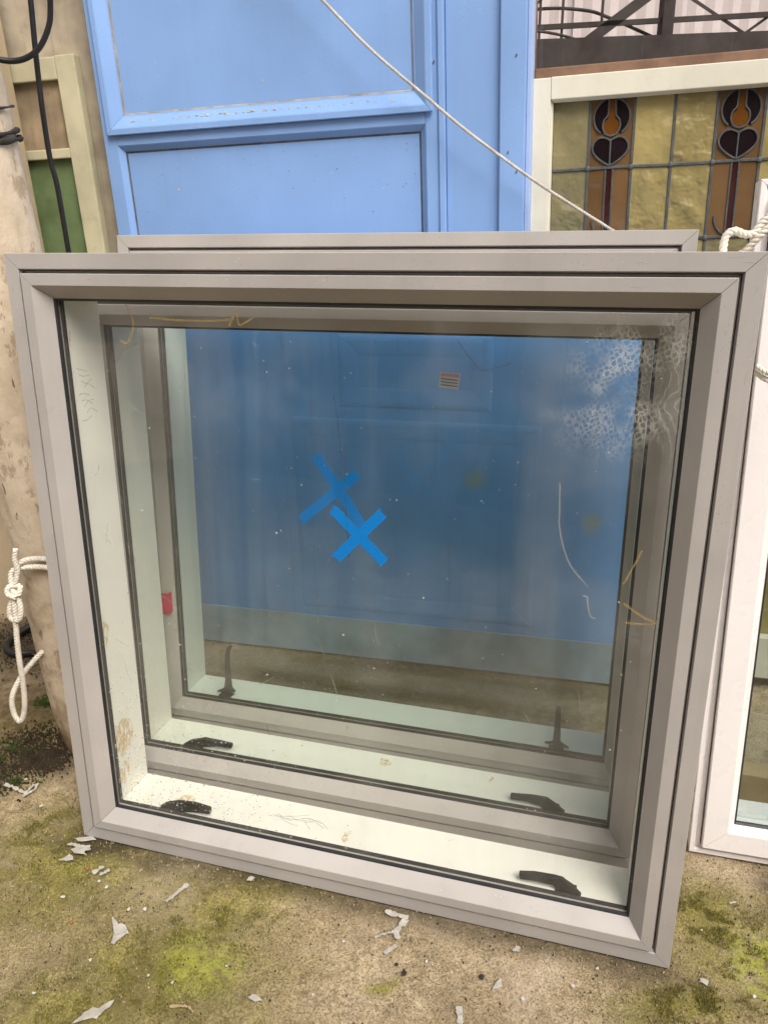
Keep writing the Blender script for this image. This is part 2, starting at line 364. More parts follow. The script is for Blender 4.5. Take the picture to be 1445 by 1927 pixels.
# ------------------------------------------------------------------ grey aluminium windows
W0 = .0745
P_OUT = [(0, .0008), (.0008, 0), (.0252, 0), (.026, .0008), (.026, .0065), (.0275, .0065), (.0275, .030), (.0275, .062), (0, .062)]
P_SASH = [(.033, -.0045), (.0338, -.0053), (.0522, -.0053), (.0532, -.0045), (W0, .0195), (W0, .052), (.029, .052), (.029, .0125), (.033, .0125)]
P_GASK = [(W0-.0005, .0192), (.0775, .0212), (.0785, .0235), (.0782, .0262), (W0-.0005, .0262)]
P_SPACE = [(W0, .0345), (.0795, .0345), (.0795, .040), (W0, .040)]  # dark strip: spacer bar, also painting the shadow gap between glass and liner
def window(name, label, loc, yaw, lean, W, H, gl, liner_mats, handles):
    r = empty(name, loc, yaw, lean); tag(r, label, 'window', 'grey windows leaning in a row')
    for nm, s in SIDES:
        member('frame_'+nm, P_OUT, s, W, H, M_alu, r)
        member('sash_'+nm, P_SASH, s, W, H, M_alu, r)
        member('gasket', P_GASK, s, W, H, M_gask, r, gap=0)
        member('spacer_gap_shadow', P_SPACE, s, W, H, M_spacer, r, gap=0)
    for nm, s in SIDES:
        P = [(.0765, .0415), (.0765, .1395), (.0752, .1405), (.006, .1405), (.006, .0625), (.0746, .0625), (.0746, .0415)]
        member('liner_board', P, s, W, H, liner_mats.get(s, M_cream), r)
    pane_box('glass_pane', W0+.0002, W-W0-.0002, .0264, .0340, W0+.0002, H-W0-.0002, gl[0], gl[1], r)
    for pts in handles:
        pts = [(x, z+.0105) for x, z in pts]; h = prism('handle', pts, .0425, .0535, M_black, r, .0012)
        cx = sum(p[0] for p in pts)/len(pts); zl = min(p[1] for p in pts)
        bx = [p[0] for p in pts if p[1] < zl+.010]; bx = sum(bx)/len(bx)
        box('handle_base', bx-.017, bx+.017, .0420, .066, .0767, .0795, M_black, h, .001)
    return r
def pair(nm, t, dirt_and_reflections, bub=False): return glass(nm, t, dirt_and_reflections, bub), glass(nm+' inner face', t, plain=True)
GA = pair('front pane glass', (.985, .988, .975), .12, True)
GB = pair('middle pane glass', (.955, .970, .950), .02)
GC = pair('back pane glass', (.945, .973, .960), .02)
lA = {'l': cream('chipped cream jamb', (((.0765, .07, .215), (.02, .035, .05)), ((.0765, .06, .135), (.02, .02, .03)), ((.0765, .05, .47), (.02, .012, .035)), ((.0765, .05, 1.05), (.02, .006, .02)))),
      'b': cream('chipped cream sill', (((.205, .075, .0765), (.022, .03, .02)), ((.58, .07, .0765), (.008, .022, .02)), ((1.0, .07, .0765), (.012, .02, .02)))), 'r': M_cream, 't': M_cream}
lB = {'b': cream('marked cream sill', (((.64, .11, .0765), (.016, .014, .02)), ((.88, .11, .0765), (.006, .016, .02))))}
winA = window('window', 'large grey window in front with a bright blue tape cross on its glass', (-.672, 1.3101, 0), -17.16, 5.98, 1.2, 1.2, GA, lA,
  [[(.1596, .0617), (.1805, .0772), (.2107, .0879), (.2513, .0916), (.2858, .0873), (.2848, .0738), (.2435, .0724), (.2178, .0666), (.2044, .0595)],
   [(.9264, .0873), (.9290, .0757), (.9604, .0790), (.9897, .0794), (.9968, .0739), (.9927, .0630), (1.0104, .0592), (1.0428, .0643), (1.0254, .0803), (1.0042, .0941), (.9888, .0937), (.9547, .0922)]])
winB = window('window', 'middle grey window seen through the glass of the front one', (-.6625, 1.5066, 0), -16.66, 6.75, 1.2084, 1.1188, GB, lB,
  [[(.1582, .0635), (.1818, .0793), (.2189, .0917), (.2559, .0899), (.2886, .0888), (.2881, .0788), (.2511, .0777), (.2274, .0733), (.2061, .0666)],
   [(.9316, .0860), (.9321, .0756), (.9656, .0774), (.9934, .0741), (1.0004, .0677), (.9997, .0610), (1.0466, .0645), (1.0260, .0783), (1.0067, .0911), (.9759, .0899)]])
winC = window('window', 'rearmost grey window with its top rail showing above the front one', (-.6141, 1.6921, 0), -16.53, 7.94, 1.2, 1.2, GC, {},
  [[(.1580, .0777), (.1757, .0850), (.1835, .0950), (.1870, .1150), (.1862, .1500), (.1885, .1850), (.1940, .2080), (.2040, .2120), (.2050, .2050), (.1985, .1990), (.1965, .1800), (.1962, .1500), (.1985, .1150), (.1985, .0930), (.2110, .0840)],
   [(.9900, .0766), (1.0104, .0789), (1.0115, .1711), (1.0221, .1728), (1.0246, .0815), (1.0469, .0716)]])
# marks on the panes
YP = .0262
for pts in ([(.211, 1.1195), (.2214, 1.1021), (.2241, 1.0802), (.2107, 1.0531), (.1954, 1.0571)], [(.2567, 1.0958), (.3169, 1.0927), (.376, 1.0931), (.4149, 1.0972)],
            [(.405, 1.085), (.418, 1.108), (.424, 1.088), (.4483, 1.0996)], [(1.0603, .7053), (1.072, .7335), (1.0833, .7636)], [(1.0639, .6731), (1.0912, .6548), (1.1185, .6438)], [(1.1185, .6438), (1.095, .641), (1.0685, .6397)]):
    ribbon('crayon_mark', pts, .0042, YP, M_crayon, winA)
ribbon('crayon_mark', [(.0953, .976), (.1123, .9979), (.144, 1.0093)], .0075, YP, M_crayon2, winB)
ribbon('thread', [(.9529, .8607), (.955, .82), (.958, .7832), (.9754, .7315), (1.0069, .6943)], .0028, YP, M_thread, winA)
ribbon('thread', [(.9999, .6779), (1.008, .676), (1.009, .667), (1.0148, .6446), (1.0234, .641)], .0035, YP, M_thread, winA)
ribbon('hair', [(.7862, 1.0733), (.8075, 1.0462), (.8268, 1.0293), (.8524, 1.0358), (.876, 1.043)], .0012, YP, M_hair, winA)
ribbon('scratch', [(.585, .98), (.595, .9), (.602, .8), (.607, .7)], .0011, YP, M_hair, winA)
for i in range(26):   # scuffs and scratches on the front pane
    x = random.choice((random.uniform(.1, .45), random.uniform(.1, 1.1))); z = random.uniform(.12, 1.05); L = random.uniform(.008, .05); a = random.choice((random.gauss(1.57, .25), random.uniform(0, 3.1)))
    ribbon('scratch', [(x, z), (x+L*.5*math.cos(a)+.003*random.uniform(-1, 1), z+L*.5*math.sin(a)), (x+L*math.cos(a), z+L*math.sin(a))], random.uniform(.0007, .0016), YP, M_thread, winA, k=3)
def bumps(name, n, place, rmin, rmax, mat, parent, y=.0263, flat=.5, sx=1):
    V = []; F = []
    for i in range(n):
        x, z = place(); r = random.uniform(rmin, rmax)*random.uniform(.5, 1); b = len(V); rx = r*random.uniform(.7, 1.3)*sx
        for k in range(6): V.append((x+rx*math.cos(k*1.0472), y, z+r*math.sin(k*1.0472)))
        for k in range(6): V.append((x+.6*rx*math.cos(k*1.0472), y-r*flat*.75, z+.6*r*math.sin(k*1.0472)))
        V.append((x, y-r*flat, z))
        for k in range(6):
            k2 = (k+1) % 6; F += [(b+k, b+k2, b+6+k2, b+6+k), (b+6+k, b+6+k2, b+12)]
    return tag(poly(name, V, F, mat, parent, True), kind='stuff')
gd = G('water drop'); M_drop = gd.done(gd.n('MixShader', {0: .35, 1: gd.n('BsdfTransparent', {'Color': (.45, .45, .43)}).outputs[0], 2: gd.pbsdf(col=(.9, .9, .88), rough=.08)}).outputs[0])
def low_left():
    while True:
        x, z = .085+abs(random.gauss(0, .22)), .085+abs(random.gauss(0, .17))
        if x < 1.1 and z < 1.0 and random.random() < 1.2-1.6*math.hypot(x-.1, z-.1): return x, z
bumps('water_drops', 950, low_left, .0008, .0026, M_drop, winA)
bumps('dust_specks', 150, lambda: (random.uniform(.09, 1.11), random.uniform(.1, 1.1)), .0006, .0019, M_chip, winA)
bumps('dust_specks', 160, lambda: (random.uniform(.09, 1.11), random.uniform(.1, 1.03)), .0006, .0017, M_chip, winB)
def frame_face():
    s = random.randrange(4); q = random.choice((random.uniform(.002, .024), random.uniform(.036, .05))); t = random.uniform(.03, 1.17)
    return [(t, q), (t, 1.2-q), (q, t), (1.2-q, t)][s]
bumps('dust_specks', 60, frame_face, .0005, .0014, M_chip, winA, -.0050, .3)
for i in range(34):   # light scuffs on the front frame
    s_ = random.randrange(4); q = random.choice((random.uniform(.002, .023), random.uniform(.036, .050))); t = random.choice((random.uniform(.01, .2), random.uniform(.01, 1.19), random.uniform(1.0, 1.19))); L = random.uniform(.004, .03)
    a = [(t, q), (t, 1.2-q), (q, t), (1.2-q, t)][s_]; dx, dz = (L, random.uniform(-.002, .002)) if s_ < 2 else (random.uniform(-.002, .002), L)
    ribbon('scuff', [a, (a[0]+dx*.5, a[1]+dz*.3), (a[0]+dx, a[1]+dz)], random.uniform(.0005, .0016), -.0001 if q < .03 else -.0054, M_scuff, winA, .0002, 3)
# pencil scribbles on the white liners of the front window
for i in range(9):
    t = 1.0-.012*i; ribbon('pencil_mark', [(0, 0), (.012, .01*random.uniform(-1, 1)), (.03, .012*random.uniform(-1, 1))], .0007, 0, M_pencil, winA, .0002, 3).matrix_local = Matrix.Translation((.0771, .055+.006*(i % 4), t)) @ Matrix.Rotation(R(90), 4, 'Z')
for i in range(11):
    p = [(0, 0), (.02, .01*random.uniform(-1, 1)), (.045, .02*random.uniform(-1, 1))]
    ribbon('pencil_mark', p, .0007, 0, M_pencil, winA, .0002, 3).matrix_local = Matrix.Translation((.40+.009*i, .085+.005*(i % 3), .0770)) @ Matrix.Rotation(R(-90), 4, 'X')
# stickers
M_stick = paint('white sticker', (.42, .46, .52), .5, .05, 50, .1, (.4, .4, .4))
stk = prism('sticker', [(.7641, .9753), (.8016, .9728), (.7986, .9438), (.7619, .9471)], .0256, .0262, M_stick, winB); stk['label'] = 'small white sticker with a red heading'
prism('print_band', [(.766, .9738), (.800, .9716), (.7992, .9660), (.7652, .9680)], .0253, .0256, paint('faded pink print', (.42, .22, .25)), stk)
for i in range(3): prism('print_line', [(.766, .9640-.0055*i), (.797, .9615-.0055*i), (.797, .9598-.0055*i), (.766, .9622-.0055*i)], .0253, .0256, M_spacer, stk)
rs = box('sticker', .036, .0665, -.0062, -.0055, .312, .366, M_red, winC, 0); rs['label'] = 'red tag stuck on the sash'
box('tag_flap', .0665, .0680, -.0062, .0120, .313, .366, M_red, rs, 0)
# blue tape crosses
def torn(p, q, wd, seed):
    rnd = random.Random(seed); a, b = Vector(p), Vector(q); t = (b-a).normalized(); s = Vector((-t.y, t.x)); out = []
    for i in range(7): f = i/6-.5; out.append(a+s*wd*f+t*rnd.uniform(-.0035, .0035)+t*(.006*f*rnd.choice((-1, 1)) if i in (0, 6) else 0))
    for i in range(7): f = .5-i/6; out.append(b+s*wd*f+t*rnd.uniform(-.0035, .0035))
    return [tuple(v) for v in out]
def cross(win, label, strips, wd):
    r = bpy.data.objects.new('tape_cross', None); COL.objects.link(r); r.rotation_mode = 'YXZ'; bpy.context.view_layer.update()
    r.matrix_world = win.matrix_world @ Matrix.Translation((strips[0][0][0], 0, strips[0][0][1])); tag(r, label, 'tape', 'blue tape crosses on the panes')
    ox, oz = strips[0][0]
    for i, (p, q, seed) in enumerate(strips):
        prism('tape_strip', [(x-ox, z-oz) for x, z in torn(p, q, wd, seed)], .0262-.0004*(i+1), .0262-.0004*i-.00005, M_tape, r)
cross(winA, 'bright blue tape cross on the front pane, the lower of two', [((.5795, .7850), (.6712, .6980), 3), ((.5825, .6955), (.6680, .7865), 5)], .0190)
cross(winB, 'dimmer blue tape cross on the pane behind, the upper of two', [((.5200, .8030), (.6260, .6520), 8), ((.4860, .6690), (.6050, .7720), 9)], .0205)

# ------------------------------------------------------------------ blue panelled door
door = tag(empty('panelled_door', (-.5388, 2.1719, 0), -17, 2, 1.3), 'tall blue panelled door standing upright behind the grey windows', 'door')
DT = 2.12
box('stile', -.1400, -.1020, 0, .040, .0, DT, M_blue, door, .002)
box('stile', .7090, .7395, 0, .040, .0, DT, M_blue, door, .002)
box('rail', -.1018, .7088, 0, .040, 1.3812, 1.4046, M_blue, door, .001)
box('rail', -.1018, .7088, 0, .040, 0, .16, M_blue, door, .002)
box('rail', -.1018, .7088, 0, .040, 2.0, DT, M_blue, door, .002)
box('lower_panel', -.1018, .7088, .014, .028, .160, 1.3810, M_blue, door, 0)
box('upper_panel', -.1018, .7088, .010, .030, 1.4048, 2.0, M_blue, door, 0)
# raised moulding round the upper panel, splayed recess round the lower one
P_UP = [(.005, -.0003), (.005, -.005), (0, -.006), (.0, -.010), (.002, -.012), (.014, -.012), (.017, -.011), (.042, .004), (.0455, .005), (.0455, .0097), (0, .0097)]
def ring(prof, x0, x1, z0, z1, names, mat, sides='tblr'):
    for nm, s in SIDES:
        if s in sides: member(names, prof, s, x1-x0, z1-z0, mat, door, x0, z0)
ring(P_UP, -.1214, .7290, 1.4046, 1.99, 'panel_moulding', M_blue)
ring([(.0450, .0090), (.0450, .0058), (.0485, .0072), (.0500, .0096)], -.1214, .7290, 1.4046, 1.99, 'putty_line', M_putty)
P_LO = [(0, .0), (.0015, .001), (.010, .010), (.0135, .0125), (.0135, .0138), (0, .0138)]
ring(P_LO, -.1018, .7088, .162, 1.3808, 'panel_moulding', M_blue)
ring([(.0137, .0110), (.0175, .0134), (.0137, .0138)], -.1018, .7088, .162, 1.3808, 'grime_line', M_grime, 'tlr')
box('beading', .7405, .7560, -.006, .040, 0, DT, M_blue, door, .003)
box('side_board', .7570, .8790, .004, .036, 0, DT, M_blue, door, .002)
box('edge_post', .8800, .9376, -.010, .040, 0, DT, M_blue, door, .003)
box('edge_strip', .9380, .9490, -.004, .038, 0, DT, paint('pale blue paint', (.36, .48, .76), .45, .08, 4, .2, (.3, .3, .35), .4), door, .002)
M_chipw = M_chip
for (x, z, s) in ((.05, 1.27, .006), (.74, 1.52, .006), (.735, 1.50, .008), (.90, 1.31, .006), (.915, 1.50, .006), (.31, 1.50, .005), (.47, 1.29, .004), (.1, 1.34, .003), (.60, 1.25, .004), (.92, 1.27, .007)):
    y = .0135 if z < 1.38 and x < .7 else (-.0105 if x > .88 else (-.0195 if .68 < x < .74 and z > 1.41 else .0095))
    prism('paint_chip', [(x-s*.5, z-s*.3), (x, z-s*.6), (x+s*.4, z+s*.2), (x+s*.1, z+s*.7)], y-.0006, y+.0006, M_chipw if x < .7 else M_grime, door)
bumps('paint_chips', 110, lambda: (random.choice((random.uniform(-.06, .70), random.gauss(.25, .12))), 1.4046+random.uniform(.026, .034)), .0008, .0028, M_chip, door, -.0046, .4, 2)
bumps('dirt_specks', 60, lambda: (random.uniform(-.08, .69), random.uniform(1.19, 1.36)), .0006, .0018, M_grime, door, .0138, .4)
# ------------------------------------------------------------------ second blue panel, low, behind the windows
bb = tag(empty('blue_board', (-.568, 2.0763, 0), -14.18, 2.5), 'low faded blue board behind the glass of the three windows', 'board')
box('board', -.06, 1.30, 0, .03, .004, 1.07, M_blue2, bb, .003)
P_M = [(0, -.0002), (.006, -.0013), (.014, -.0018), (.03, -.0013), (.045, -.0008), (.052, -.0002)]  # panelled door reflected in the glass, shaped as faint relief on the board
for (x0, x1, z0, z1) in ((.335, .984, .155, .715), (.47, .86, .745, .93)):
    for nm, s in SIDES: member('reflection_relief', P_M, s, x1-x0, z1-z0, M_blue2, bb, x0, z0)
box('bottom_rail', -.055, 1.295, -.0025, -.0003, .006, .128, paint('mud splashed blue paint', (.26, .35, .46), .8, .25, 5, .4, (.20, .17, .13), .4, .3, 40, .3), bb, .002)

# ------------------------------------------------------------------ left: plaster wall, weathered board, painted door
wall = tag(box('plaster_wall', -2.2, .22, 0, .12, -.01, 2.3, paint('beige plaster', (.46, .36, .235), .8, .12, 4, .3, (.24, .17, .09), .3, .5, 30), None, .004), 'smooth beige wall behind the round post', 'wall')
wall.rotation_mode = 'YXZ'; wall.location = (-1.157, 2.254, 0); wall.rotation_euler = (R(-2), R(-1.3), R(-14))
L2 = ((-1.1183, 2.4092, 0), -14, 2, 1.3)
wb = box('weathered_board', .02, .62, 0, .02, 0, 1.95, paint('weathered brown board', (.41, .345, .255), .7, .35, 7, .5, (.10, .07, .04), .7, .4, 40, .4, .35), None, .002)
wb.rotation_mode = 'YXZ'; wb.location = L2[0]; wb.rotation_euler = (R(-2), R(-1.3), R(-14)); tag(wb, 'stained brown board behind the pale door with the green panel', 'board')
gd_ = tag(empty('painted_door', L2[0], *L2[1:]), 'pale yellow door with a brown panel above a green panel', 'door')
M_yel = paint('pale yellow paint', (.56, .51, .34), .6, .2, 6, .5, (.26, .20, .09), .4, .3, 50, .4, .25)
for a in ((.345, .402), (.11, .2)): box('stile', a[0], a[1], -.030, -.002, .0, 1.59, M_yel, gd_, .003)
for a in ((1.535, 1.588), (1.348, 1.372), (.3, .4), (0, .15)): box('rail', .2005, .3445, -.030, -.002, a[0], a[1], M_yel, gd_, .003)
box('brown_panel', .2005, .3445, -.014, -.004, 1.3722, 1.5348, paint('brown panel paint', (.36, .27, .17), .6, .35, 9, .5, (.10, .06, .03), .8, .4, 40, .4, .3), gd_, 0)
M_green = paint('green panel paint', (.135, .19, .08), .6, .3, 9, .3, (.17, .17, .07), .6, .4, 60, .4, .2)
box('green_panel', .2005, .3445, -.014, -.004, .4002, 1.3478, M_green, gd_, 0); box('green_panel', .2005, .3445, -.014, -.004, .1502, .2998, M_green, gd_, 0)

# ------------------------------------------------------------------ round post
def post():
    pr = random.Random(4); V = []; F = []; n, m = 56, 260; Ht = 2.3
    for j in range(m+1):
        z = -.02+Ht*j/m; cx = -math.sin(R(.9))*z+.006*math.sin(z*2.3); cy = .004*math.sin(z*3.1+1)
        for i in range(n):
            a = 2*math.pi*i/n; d = Vector((math.cos(a), math.sin(a), 0)); p = Vector((d.x*.5, d.y*.5, z))
            r = .0945+.004*math.sin(z*1.7)+.004*mnoise.noise(Vector((d.x*1.2, d.y*1.2, z*2)))+.0022*mnoise.noise(Vector((d.x*6, d.y*6, z*5)))+.0012*mnoise.noise(Vector((d.x*18, d.y*18, z*16)))
            k = mnoise.noise(Vector((d.x*3.2, d.y*3.2, z*.9+4)));  r -= .005*max(0, 1-abs(k)*22)      # checks
            if z < .12: r += .006*(1-z/.12)*mnoise.noise(Vector((d.x*7, d.y*7, z*22)))-.012*(1-z/.12)
            V.append((cx+d.x*r, cy+d.y*r, z))
    for j in range(m):
        for i in range(n): F.append((j*n+i, j*n+(i+1) % n, (j+1)*n+(i+1) % n, (j+1)*n+i))
    F.append(tuple(range(m*n, m*n+n)))
    g = G('flaking cream post paint'); v = g.co()
    low = g.n('SeparateXYZ', {0: v}).outputs[2]
    c = g.mix(g.rng(g.noise(v, 9, 7, .65), .3, .7), (.50, .40, .29), (.66, .55, .42))
    fl = g.rng(g.noise(g.map(v, (1, 1, .55)), 26, 8, .7), .55, .62)
    c = g.mix(g.ma('MULTIPLY', fl, .6), c, (.30, .21, .12))
    ck = g.ma('MULTIPLY', g.rng(g.noise(g.map(v, (2.4, 2.4, .5)), 24, 4, .5, .6), .62, .66), g.rng(g.noise(v, 5, 2), .48, .58)); c = g.mix(g.ma('MULTIPLY', ck, .8), c, (.05, .035, .02))
    dr = g.ma('MULTIPLY', g.rng(low, .9, .15), g.rng(g.noise(v, 14, 7, .7), .40, .62)); c = g.mix(g.ma('MULTIPLY', dr, .55), c, (.24, .165, .085))
    ft = g.rng(low, .12, .01); c = g.mix(ft, c, g.mix(g.noise(v, 60, 5), (.05, .035, .02), (.30, .19, .09)))
    h = g.ma('ADD', g.noise(v, 55, 8, .7), g.ma('MULTIPLY', fl, -.25))
    return tag(poly('post', V, F, g.done(g.pbsdf(col=c, rough=.7, nrm=g.bump(h, .6, .004), spec=.3)), None, True), 'round cream painted timber post with peeling paint', 'post')
po = post(); po.location = (-.738, 1.635, 0)
def tie(zc, dz, r, mat, label, ph):
    pts = []
    for i in range(15):
        a = R(-200+ph)+i*R(250)/14; z = zc+dz*math.sin(a*1.0+.4)
        pts.append((-.738-math.sin(R(.9))*zc+.101*math.cos(a), 1.635+.101*math.sin(a), z))
    return tag(tube('tie_wire', pts, lambda t: r*(1+.3*math.sin(t*37)), mat, None, 7, 5), label, 'wire')
M_tie = paint('dark tarry twine', (.03, .025, .018), .8, .4, 40, .4, (.10, .08, .03), 0, .8, 300)
tie(1.425, .012, .0022, M_tie, 'thin dark wire looped round the top of the post', 0)
tie(1.383, .016, .0042, M_tie, 'upper thick dark twine round the post', -14)
tie(1.372, .010, .0055, M_tie, 'lower thick dark twine round the post', 2)
tag(tube('cable', [(-.690, 1.95, 1.86), (-.694, 1.95, 1.75), (-.699, 1.95, 1.649), (-.708, 1.95, 1.553), (-.715, 1.95, 1.452), (-.718, 1.95, 1.346), (-.713, 1.95, 1.291), (-.714, 1.95, 1.148), (-.72, 1.96, .9), (-.735, 1.97, .4), (-.75, 1.98, .02)], .0062, M_cable), 'long straight black cable hanging beside the blue door', 'cable')
tag(tube('cable', [(-.56, 1.76, 1.80), (-.580, 1.75, 1.70), (-.591, 1.75, 1.613), (-.602, 1.75, 1.571), (-.632, 1.75, 1.532), (-.676, 1.75, 1.516), (-.72, 1.74, 1.525), (-.75, 1.72, 1.56)], .0056, M_cable), 'short curved black cable looping to the post', 'cable')

# ------------------------------------------------------------------ ropes
ky = 1.515
kn = tag(bpy.data.objects.new('rope', None), 'white twisted rope knotted round the post with a hanging loop', 'rope', 'ropes'); COL.objects.link(kn); kn.location = (-.78, ky, .52)
def K(pts): return [(x+.78, y-ky, z-.52) for x, y, z in pts]
rope('wrapped_rope', [K([(-.783, 1.512, .553), (-.765, 1.515, .566), (-.735, 1.528, .563), (-.700, 1.525, .556), (-.655, 1.515, .548)]),
                      K([(-.797, 1.50, .512), (-.796, 1.508, .538), (-.785, 1.512, .548), (-.75, 1.520, .548), (-.715, 1.525, .540), (-.66, 1.515, .528)])], .0062, .022, M_rope, kn)
rope('knot', [K([(-.772, 1.505, .598), (-.778, 1.503, .575), (-.776, 1.500, .552), (-.785, 1.497, .525), (-.795, 1.495, .510), (-.780, 1.487, .500), (-.778, 1.497, .515), (-.798, 1.492, .517), (-.802, 1.486, .503), (-.784, 1.482, .495)]),
              K([(-.79, 1.50, .50), (-.807, 1.495, .470), (-.812, 1.492, .445), (-.800, 1.490, .435), (-.790, 1.492, .455), (-.786, 1.495, .485)]),
              K([(-.784, 1.49, .492), (-.781, 1.485, .470), (-.785, 1.482, .448), (-.796, 1.484, .437)])], .0060, .020, M_rope, kn)
rope('hanging_loop', [K([(-.792, 1.49, .500), (-.797, 1.488, .455), (-.808, 1.49, .39), (-.815, 1.49, .33), (-.822, 1.495, .27), (-.833, 1.50, .21), (-.848, 1.505, .168), (-.861, 1.507, .158), (-.867, 1.507, .185), (-.862, 1.51, .225), (-.84, 1.525, .265), (-.815, 1.55, .292), (-.790, 1.565, .312), (-.755, 1.60, .325)])], .0062, .022, M_rope, kn)
dm = door.matrix_basis.copy()
def D(u, v, n): return dm @ Vector((u, -n, v))
bpy.context.view_layer.update(); dm = door.matrix_world.copy()
cp = [(.30, 1.83), (.40, 1.732), (.4961, 1.636), (.6042, 1.53), (.728, 1.4272), (.8048, 1.3642), (.8876, 1.3028), (.982, 1.2367), (1.111, 1.1552), (1.16, 1.125)]
tag(rope('cord', [[D(u, v, .05) for u, v in cp]], .0035, .02, M_cord), 'thin white cord slanting down across the blue door', 'cord')
tag(rope('rope', [[(.500, 1.20, 1.10), (.505, 1.205, 1.16), (.507, 1.21, 1.199), (.519, 1.21, 1.209), (.534, 1.21, 1.204), (.548, 1.21, 1.2045), (.557, 1.212, 1.217), (.572, 1.212, 1.231), (.60, 1.22, 1.262), (.64, 1.235, 1.30)],
                  [(.520, 1.23, 1.10), (.533, 1.225, 1.165), (.543, 1.215, 1.181), (.556, 1.205, 1.203), (.570, 1.203, 1.217), (.60, 1.21, 1.248), (.64, 1.225, 1.288)]], .0058, .022, M_rope), 'white twisted rope looped at the top of the white window', 'rope', 'ropes')
tag(rope('rope', [[(.578, 1.20, 1.012), (.592, 1.185, 1.004), (.62, 1.185, 1.002), (.66, 1.19, 1.01)], [(.580, 1.205, 1.001), (.594, 1.188, .992), (.62, 1.186, .990), (.66, 1.19, .995)]], .0045, .018, M_rope), 'short white rope across the white window frame at the right edge', 'rope', 'ropes')

# ------------------------------------------------------------------ white window, right edge
ww = tag(empty('window', (.6025, 1.2128, 0), -17.2, 7, 1.35), 'white plastic window leaning at the right edge', 'window')
WW, WH = .78, 1.283
P1 = [(0, .0015), (.0015, 0), (.0085, 0), (.0105, .003), (.0105, .006), (.0125, .006), (.0185, .004), (.0200, .005), (.0200, .060), (0, .060)]
P2 = [(.0222, -.010), (.0240, -.012), (.066, -.012), (.070, -.010), (.079, .004), (.079, .055), (.0222, .055)]
P3 = [(.0786, .0035), (.0830, .0075), (.0830, .012), (.0786, .012)]
for nm, s in SIDES:
    member('frame_'+nm, P1, s, WW, WH, M_upvc, ww); member('sash_'+nm, P2, s, WW, WH, M_upvc, ww); member('gasket', P3, s, WW, WH, M_gask, ww, gap=0)
    member('liner_board', [(.0835, .030), (.0835, .085), (.05, .085), (.05, .0555), (.0792, .0555), (.0792, .030)], s, WW, WH, M_upvc, ww)
pane_box('glass_pane', .0792, WW-.0792, .0122, .0290, .0792, WH-.0792, *pair('side pane glass', (.86, .90, .89), .05), ww)
pk = tag(box('timber_offcut', 0, .9, 0, .045, 0, .09, M_wood_raw, None, .003), 'brown timber length on the ground behind the white window', 'timber'); pk.location = (.66, 1.36, 0); pk.rotation_euler = (0, 0, R(-17))

# ------------------------------------------------------------------ stained glass window
SO = (-.5286, 2.2053, 0)
sg = tag(empty('stained_glass_window', SO, -17, 2, 1.3), 'cream framed stained glass window with tulip motifs', 'window')
SX0, SX1, SZ1 = .9440, 1.733, 1.4566
box('stile', SX0, .9862, 0, .040, 0, SZ1, M_oldwhite, sg, .002)
box('stile', 1.690, SX1, 0, .040, 0, SZ1, M_oldwhite, sg, .002)
box('rail', .9866, 1.6896, -.001, .040, 1.4125, SZ1+.001, M_oldwhite, sg, .002)
box('rail', .9866, 1.6896, 0, .040, 0, .12, M_oldwhite, sg, .002)
member('glazing_bead', [(0, .004), (.005, .012), (.005, .024), (0, .024)], 't', .7034, 1.2925, M_oldwhite, sg, .9864, .1200); member('glazing_bead', [(0, .004), (.005, .012), (.005, .024), (0, .024)], 'l', .7034, 1.2925, M_oldwhite, sg, .9864, .1200)
def sglass(nm, c, wave=1.0, tr=.12):
    g = G(nm); v = g.co()
    n = g.ma('ADD', g.noise(v, 24, 0, .4, .2), g.ma('MULTIPLY', g.noise(v, 60, 1, .5), .4))
    col = g.mix(g.rng(g.noise(v, 12, 2, .6), .3, .7), mul(c, .88), mul(c, 1.1))
    rd = g.n('ObjectInfo').outputs['Random']; col = g.mix(g.rng(rd, 0, 1, 0, .45), col, mul(c, .55)); n = g.ma('MULTIPLY', n, g.rng(rd, 0, 1, .5, 1.2))
    p = g.pbsdf(col=col, rough=.14, nrm=g.bump(n, .5*wave, .008), spec=.75)
    t = g.n('BsdfTransparent', {'Color': mul(c, 1.6)}).outputs[0]
    return g.done(g.n('MixShader', {0: tr, 1: p, 2: t}).outputs[0])
S_olive = sglass('rippled olive glass', (.42, .335, .14), 2.2); S_olive2 = sglass('hammered olive glass', (.29, .25, .13), 2.0)
S_amber = sglass('amber glass', (.19, .105, .045), .6); S_or = sglass('orange glass', (.15, .055, .010), .9); S_pur = sglass('dark purple glass', (.016, .009, .011), .4); S_red = sglass('dark red glass', (.055, .014, .012), .3)
PY0, PY1 = .0245, .0285
def pane(x0, x1, z0, z1, m, y=0): box('glass_piece', x0, x1, PY0-y, PY1-y, z0, z1, m, sg, 0)
def came(pts, wd=.0075, k=8, y=0):
    p = smoothpath([(a, PY0-y-.001, b) for a, b in pts], k); bm = bmesh.new(); prev = None
    for i, c in enumerate(p):
        t = (p[min(i+1, len(p)-1)]-p[max(i-1, 0)]).normalized(); s = Vector((-t.z, 0, t.x))*wd*.5
        r = [bm.verts.new(c+s+Vector((0, .002, 0))), bm.verts.new(c+s*.6-Vector((0, .0012, 0))), bm.verts.new(c-s*.6-Vector((0, .0012, 0))), bm.verts.new(c-s+Vector((0, .002, 0)))]
        if prev:
            for j in range(4): bm.faces.new((prev[j], prev[(j+1) % 4], r[(j+1) % 4], r[j]))
        else: bm.faces.new(r)
        prev = r
    bm.faces.new(prev[::-1]); return frm('lead_came', bm, M_lead, sg)
zH, zT, zB, zM = 1.2680, 1.4120, .1205, 1.112
